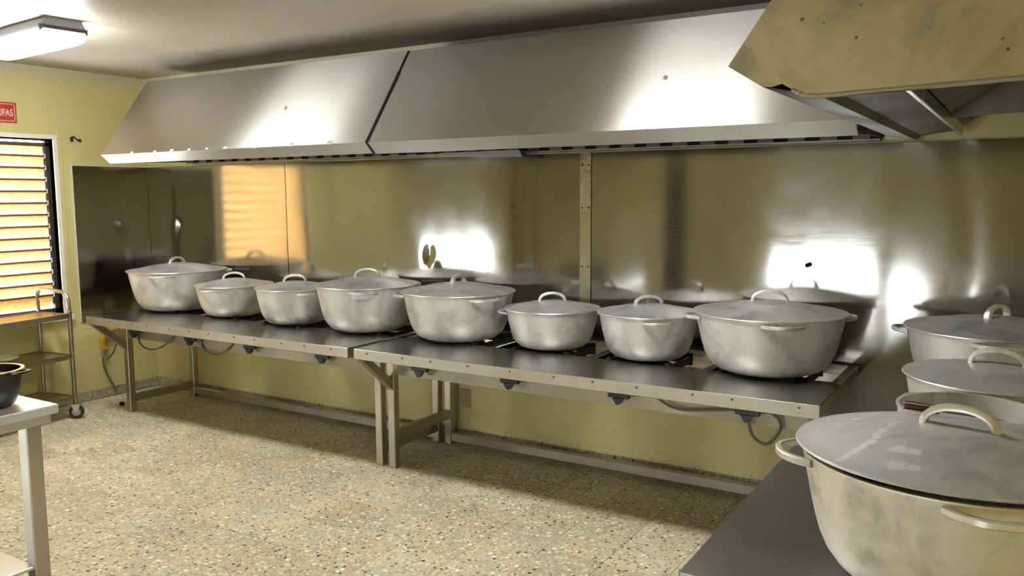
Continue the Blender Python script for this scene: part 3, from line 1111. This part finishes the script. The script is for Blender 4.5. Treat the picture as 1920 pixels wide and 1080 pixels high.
LABELS = ['big lidded aluminium pot in the far left corner, leftmost on the stove',
          'small lidded aluminium pot, second from the left on the left stove table',
          'small lidded aluminium pot, third from the left, half behind a bigger pot',
          'big lidded aluminium pot at the right end of the left stove table',
          'big lidded aluminium pot at the left end of the middle stove table',
          'small lidded aluminium pot with a loop handle at both sides, beside the narrow wall strip',
          'small lidded aluminium pot with bright lid, left of the largest pot of the row',
          'largest lidded aluminium pot of the row, before the bright wall reflection']
for p, l in zip(POTS, LABELS):
    make_pot(l, *p)
make_pot('wide lidded aluminium pot against the right end of the wall panel', *RPOTS[0])
make_pot('lidded aluminium pot with a dark scuffed lid, behind the small open pot', *RPOTS[1], mats=(M_POT, M_LID, M_HANDLE))
make_pot('small open aluminium pot without a lid, behind the big nearest pot', *RPOTS[2], lid=False, mats=(M_POT, M_LID, M_HANDLE))
make_pot('huge aluminium pot nearest the camera with pale scratched lid ajar', *RPOTS[3], mats=(M_POTFG, M_LIDFG, M_HANDLEFG), tilt=math.radians(-1.2), tilt_dir=math.radians(4), shift=(0.0, -0.004))

# utensil lying on the nearest lid, behind its handle
ut = thing('utensil', 'dark red gripped utensil lying on the big near lid, behind its handle', 'utensil', (6.160, -2.290, 1.124), math.radians(-8))
mesh_obj('grip', box(-0.045, 0.03, -.009, .009, -.006, .008, bevel=.003), M_UTENSIL, ut)
bm = bmesh.new()
add_box(bm, -0.047, 0.034, -.0105, .0105, .008, .0105, bevel=.001)
add_box(bm, -0.047, 0.034, -.0105, .0105, -.0085, -.006, bevel=.001)
mesh_obj('bolster', bm, M_BRIGHTSTEEL, ut)
mesh_obj('blade', add_prism(bmesh.new(), [(0.03, -.008), (0.15, -.004), (0.165, .004), (0.03, .009)], -.004, -.002, 'z'), M_BRIGHTSTEEL, ut)

# ================================================================== LIGHTS ON THE CEILING
def ceiling_light(label, x, y, Lx=0.80, rz=0.0, mat=None):
    root = thing('ceiling_light', label, 'lamp', (x, y, H), rz, None)
    h = Lx / 2
    mesh_obj('tray', add_prism(bmesh.new(), [(-.095, -.001), (.095, -.001), (.119, -.045), (.119, -.062), (-.119, -.062), (-.119, -.045)], -h, h), M_LAMPBODY, root)
    prof = [(-.115, -.064), (.115, -.064), (.130, -.084), (.112, -.112), (.075, -.134), (.03, -.145), (-.03, -.145), (-.075, -.134), (-.112, -.112), (-.130, -.084)]
    mesh_obj('diffuser', add_prism(bmesh.new(), prof, -h + .02, h - .02), mat or M_LAMP, root)
    cap = [(-.13, -.045), (.13, -.045), (.125, -.08), (.108, -.116), (.078, -.139), (.03, -.150), (-.03, -.150), (-.078, -.139), (-.108, -.116), (-.125, -.08)]
    for x0 in (-h, h - .018):
        mesh_obj('end_cap', add_prism(bmesh.new(), [(p[0], p[1] if p[1] > -.09 else -.062) for p in cap], x0, x0 + .018), M_LAMPCAP, root)
    return root


ceiling_light('glowing fluorescent ceiling light at top left, over the window side', 1.40, -1.69, rz=math.radians(-5))
ceiling_light('fluorescent ceiling light over the middle stove, above the frame', 4.62, -1.71)

# ================================================================== LEFT WALL BITS
# red sign
sg = thing('wall_sign', 'red sign with pale lettering on the wall above the louvred window', 'sign', (0.001, -1.053, 2.166))
SW, SH = 0.40, 0.148
mesh_obj('plate', box(0, 0.004, -SW, 0, 0, SH, bevel=.001), M_RED, sg)
rr = []
for (cx, cy, a0) in ((-.030, SH - .030, 0), (-SW + .030, SH - .030, 90), (-SW + .030, .030, 180), (-.030, .030, 270)):
    for k in range(5):
        a = math.radians(a0 + k * 22.5)
        rr.append(Vector((0.0045, cx + .016 * math.cos(a), cy + .016 * math.sin(a))))
mesh_obj('border_line', add_sweep(bmesh.new(), rr, rrect(.0022, .0006, .0002), up=Vector((1, 0, 0)), closed=True), M_SIGNTEXT, sg)
cu = bpy.data.curves.new('lettering', 'FONT')
cu.body = 'ESTUFAS'
cu.size = 0.068
cu.align_x = 'RIGHT'
cu.extrude = 0.0005
cu.offset = 0.0014
tmp = bpy.data.objects.new('tmp_text', cu)
COL.objects.link(tmp)
bpy.context.view_layer.update()
me = bpy.data.meshes.new_from_object(tmp.evaluated_get(bpy.context.evaluated_depsgraph_get()))
bpy.data.objects.remove(tmp)
me.materials.clear()
me.materials.append(M_SIGNTEXT)
tx = bpy.data.objects.new('lettering', me)
COL.objects.link(tx)
tx.parent = sg
tx.location = (0.0048, -0.026, 0.050)
tx.rotation_euler = (PI / 2, 0, PI / 2)
tx.scale = (.70, 1, 1)

# wire stub
ws = thing('wire_stub', 'short black wire stub on the wall beside the window top', 'wire', (0.0, -0.615, 2.08))
mesh_obj('wire', tube([(0.001, -0.035, -0.02), (.008, -0.035, -.004), (.012, -0.028, .012), (.012, -.012, .006), (.012, .004, -.008), (.010, .02, -.014)], 0.005), M_IRON, ws)
mesh_obj('terminal', add_lathe(bmesh.new(), [(0, -.012), (.010, -.010), (.013, 0), (.010, .010), (0, .012)], 10, c=(.012, .026, -.014)), M_IRON, ws)
mesh_obj('wall_box', box(0, .012, -.045, -.025, -.026, .008, bevel=.002), M_IRON, ws)

# yellow gas valve with its hoses
gv = thing('gas_valve', 'yellow gas valve and pipe on the wall beneath the left stove corner', 'gas valve', (0, 0, 0))
mesh_obj('pipe', tube([(0.06, -0.50, 0.545), (0.055, -0.44, 0.55), (0.05, -0.36, 0.555), (0.05, -0.24, 0.56)], 0.020, 5, 10), M_BRASS, gv)
mesh_obj('elbow', tube([(0.055, -0.47, 0.55), (0.062, -0.515, 0.535), (0.062, -0.53, 0.49), (0.058, -0.53, 0.44), (0.056, -0.53, 0.405)], 0.024, 5, 10), M_BRASS, gv)
mesh_obj('lever', box(.075, .085, -.555, -.50, .40, .425, bevel=.003), M_BRASS, gv, )
mesh_obj('bracket', box(0.0005, .045, -.43, -.41, .53, .57), M_FRAME, gv)
mesh_obj('nozzle', add_lathe(bmesh.new(), [(0, 0), (.013, 0), (.012, .03), (.009, .034), (.008, .07), (0, .07)], 12, c=(.056, -.53, .335)), M_FRAME, gv)
mesh_obj('supply_tube', tube([(.056, -.53, .34), (.045, -.53, .29), (.03, -.50, .21), (.016, -.45, .12), (.020, -.41, .05)], 0.007), M_HOSE, gv)
gh = mesh_obj('gas_hose', tube([(.075, -.545, .40), (.10, -.56, .372), (.16, -.58, .352), (.24, -.60, .365), (.322, -.60, .44), (.378, -.60, .56), (.39, -.60, .63), (.41, -.61, .68), (.50, -.62, .70)], 0.008), M_HOSE, gv)

# dark cap lying on the floor
cp = mesh_obj('floor_cap', add_lathe(bmesh.new(), [(0, 0), (.017, 0), (.02, .006), (.02, .018), (.014, .026), (0, .028)], 16), M_IRON, loc=(0.375, -0.600, 0.0005))
tag(cp, 'small dark round cap lying on the floor beside the left stove leg', 'cap')

# outlet
ol = thing('wall_outlet', 'grey wall outlet beneath the middle stove table', 'outlet', (3.235, 0, 0.29))
mesh_obj('cover', box(-.045, .045, -.010, -.0005, -.06, .06, bevel=.004), M_PLASTIC, ol)
mesh_obj('socket', box(-.018, .018, -.013, -.010, -.032, .032, bevel=.003), M_PLASTIC, ol)

# ================================================================== TROLLEY
ct = thing('serving_trolley', 'three tier steel serving trolley in front of the louvred window', 'trolley', (0.425, -1.0, 0), math.radians(9))
CW, CL = 0.345, 0.86        # local -x is towards the wall, -y runs along it


def cart_shelf(z):
    bm = bmesh.new()
    add_box(bm, -CW, 0, -CL, 0, z - .004, z)
    for (x0, x1, yy0, yy1) in ((-CW, 0, -.012, 0), (-CW, 0, -CL, -CL + .012), (-CW, -CW + .012, -CL, 0), (-.012, 0, -CL, 0)):
        add_box(bm, x0, x1, yy0, yy1, z - .03, z + .006)
    return mesh_obj('shelf', bm, M_CART, ct)


for z in (0.775, 0.475, 0.165):
    cart_shelf(z)
for yy in (0.008, -CL - .008):
    for x in (-CW + .012, -0.012):
        mesh_obj('post', box(x - .014, x + .014, yy - .012, yy + .012, 0.10, 0.80, bevel=.004), M_CART, ct)
    pts = [(-CW + .012, yy, 0.80), (-CW + .012, yy, .90), (-CW + .028, yy, .935), (-CW + .07, yy, .950), (-.09, yy, .938), (-.04, yy, .915), (-.016, yy, .88), (-.012, yy, .80)]
    mesh_obj('push_handle', tube(pts, 0.013, 5, 10), M_CART, ct)
for (x, yy) in ((-.0, 0.0), (-CW, 0.0), (0, -CL), (-CW, -CL)):
    c = mesh_obj('caster', add_lathe(bmesh.new(), [(.030, -.011), (.048, -.011), (.052, -.007), (.052, .007), (.048, .011), (.030, .011), (.030, -.011)], 24, axis='y'), M_RUBBER, ct, loc=(x + .02, yy - .012, .0525), rz=math.radians(35))
    mesh_obj('wheel_hub', add_lathe(bmesh.new(), [(0, -.013), (.012, -.013), (.014, -.009), (.031, -.008), (.031, .008), (.014, .009), (.012, .013), (0, .013)], 20, axis='y'), M_WHEEL, c)
    bm = bmesh.new()
    for s in (-1, 1):
        add_prism(bm, [(-.012, .0), (.012, .0), (.03, .052), (-.03, .052)], s * .016 - .0015, s * .016 + .0015, 'y')
    add_box(bm, -.032, .032, -.02, .02, .050, .058)
    mesh_obj('caster_fork', bm, M_CART, c)
dish = mesh_obj('dish', add_lathe(bmesh.new(), [(0, 0), (.05, 0), (.10, .022), (.115, .03), (.112, .033), (.05, .005), (0, .004)], 32), M_WHITE, loc=(0.255, -1.42, 0.4765))
tag(dish, 'white dish on the middle shelf of the steel trolley', 'dish')

# ================================================================== WORK TABLE IN THE LEFT FOREGROUND
wt = thing('work_table', 'pale steel work table cut off at the lower left edge', 'table', (2.968, -2.552, 0))
WL, WD = 1.7, 1.1
bm = box(-WL, 0, -WD, 0, 0.742, 0.78, bevel=.004)
mesh_obj('tabletop', bm, M_TABLETOP, wt)
bm = bmesh.new()
add_box(bm, -WL + .03, -.03, -.05, -.02, 0.70, 0.742)
add_box(bm, -WL + .03, -.03, -WD + .02, -WD + .05, 0.70, 0.742)
add_box(bm, -.06, -.03, -WD + .05, -.05, 0.70, 0.742)
add_box(bm, -WL + .03, -WL + .06, -WD + .05, -.05, 0.70, 0.742)
mesh_obj('apron', bm, M_BRIGHTSTEEL, wt)
for x in (-.095, -WL + .075):
    for y in (-.075, -WD + .075):
        mesh_obj('leg', box(x - .032, x + .032, y - .032, y + .032, 0, 0.70, bevel=.005), M_FRAME, wt)
mesh_obj('undershelf', box(-WL + .04, -.075, -WD + .04, -.10, 0.085, 0.10, bevel=.003), M_TABLETOP, wt)

bp = thing('black_pot', 'black two handled pot of dark red food on the work table', 'pot', (2.775, -2.73, 0.781))
prof = [(0, 0), (.075, 0), (.095, .012), (.112, .05), (.122, .11), (.128, .145), (.134, .148), (.134, .153), (.122, .153), (.116, .11), (.106, .05), (.09, .018), (0, .008)]
mesh_obj('body', add_lathe(bmesh.new(), prof, 48), M_BLACKPOT, bp)
mesh_obj('rim_band', add_lathe(bmesh.new(), [(.1345, .1495), (.1365, .1505), (.1365, .1545), (.122, .1545), (.122, .1535), (.1345, .1535), (.1345, .1495)], 48), M_BRIGHTSTEEL, bp)
mesh_obj('food', add_lathe(bmesh.new(), [(0, .128), (.05, .132), (.10, .126), (.117, .122), (.117, .115), (0, .115)], 32), M_STEW, bp)
for k in range(2):
    bm = add_sweep(bmesh.new(), smooth_path([(.125, -.035, 0), (.150, -.034, .002), (.178, -.022, .004), (.184, 0, .005), (.178, .022, .004), (.150, .034, .002), (.125, .035, 0)], 4), rrect(.007, .004, .002))
    mesh_obj('handle', bm, M_BLACKPOT, bp, loc=(0, 0, .147), rz=math.radians(24) + k * PI)
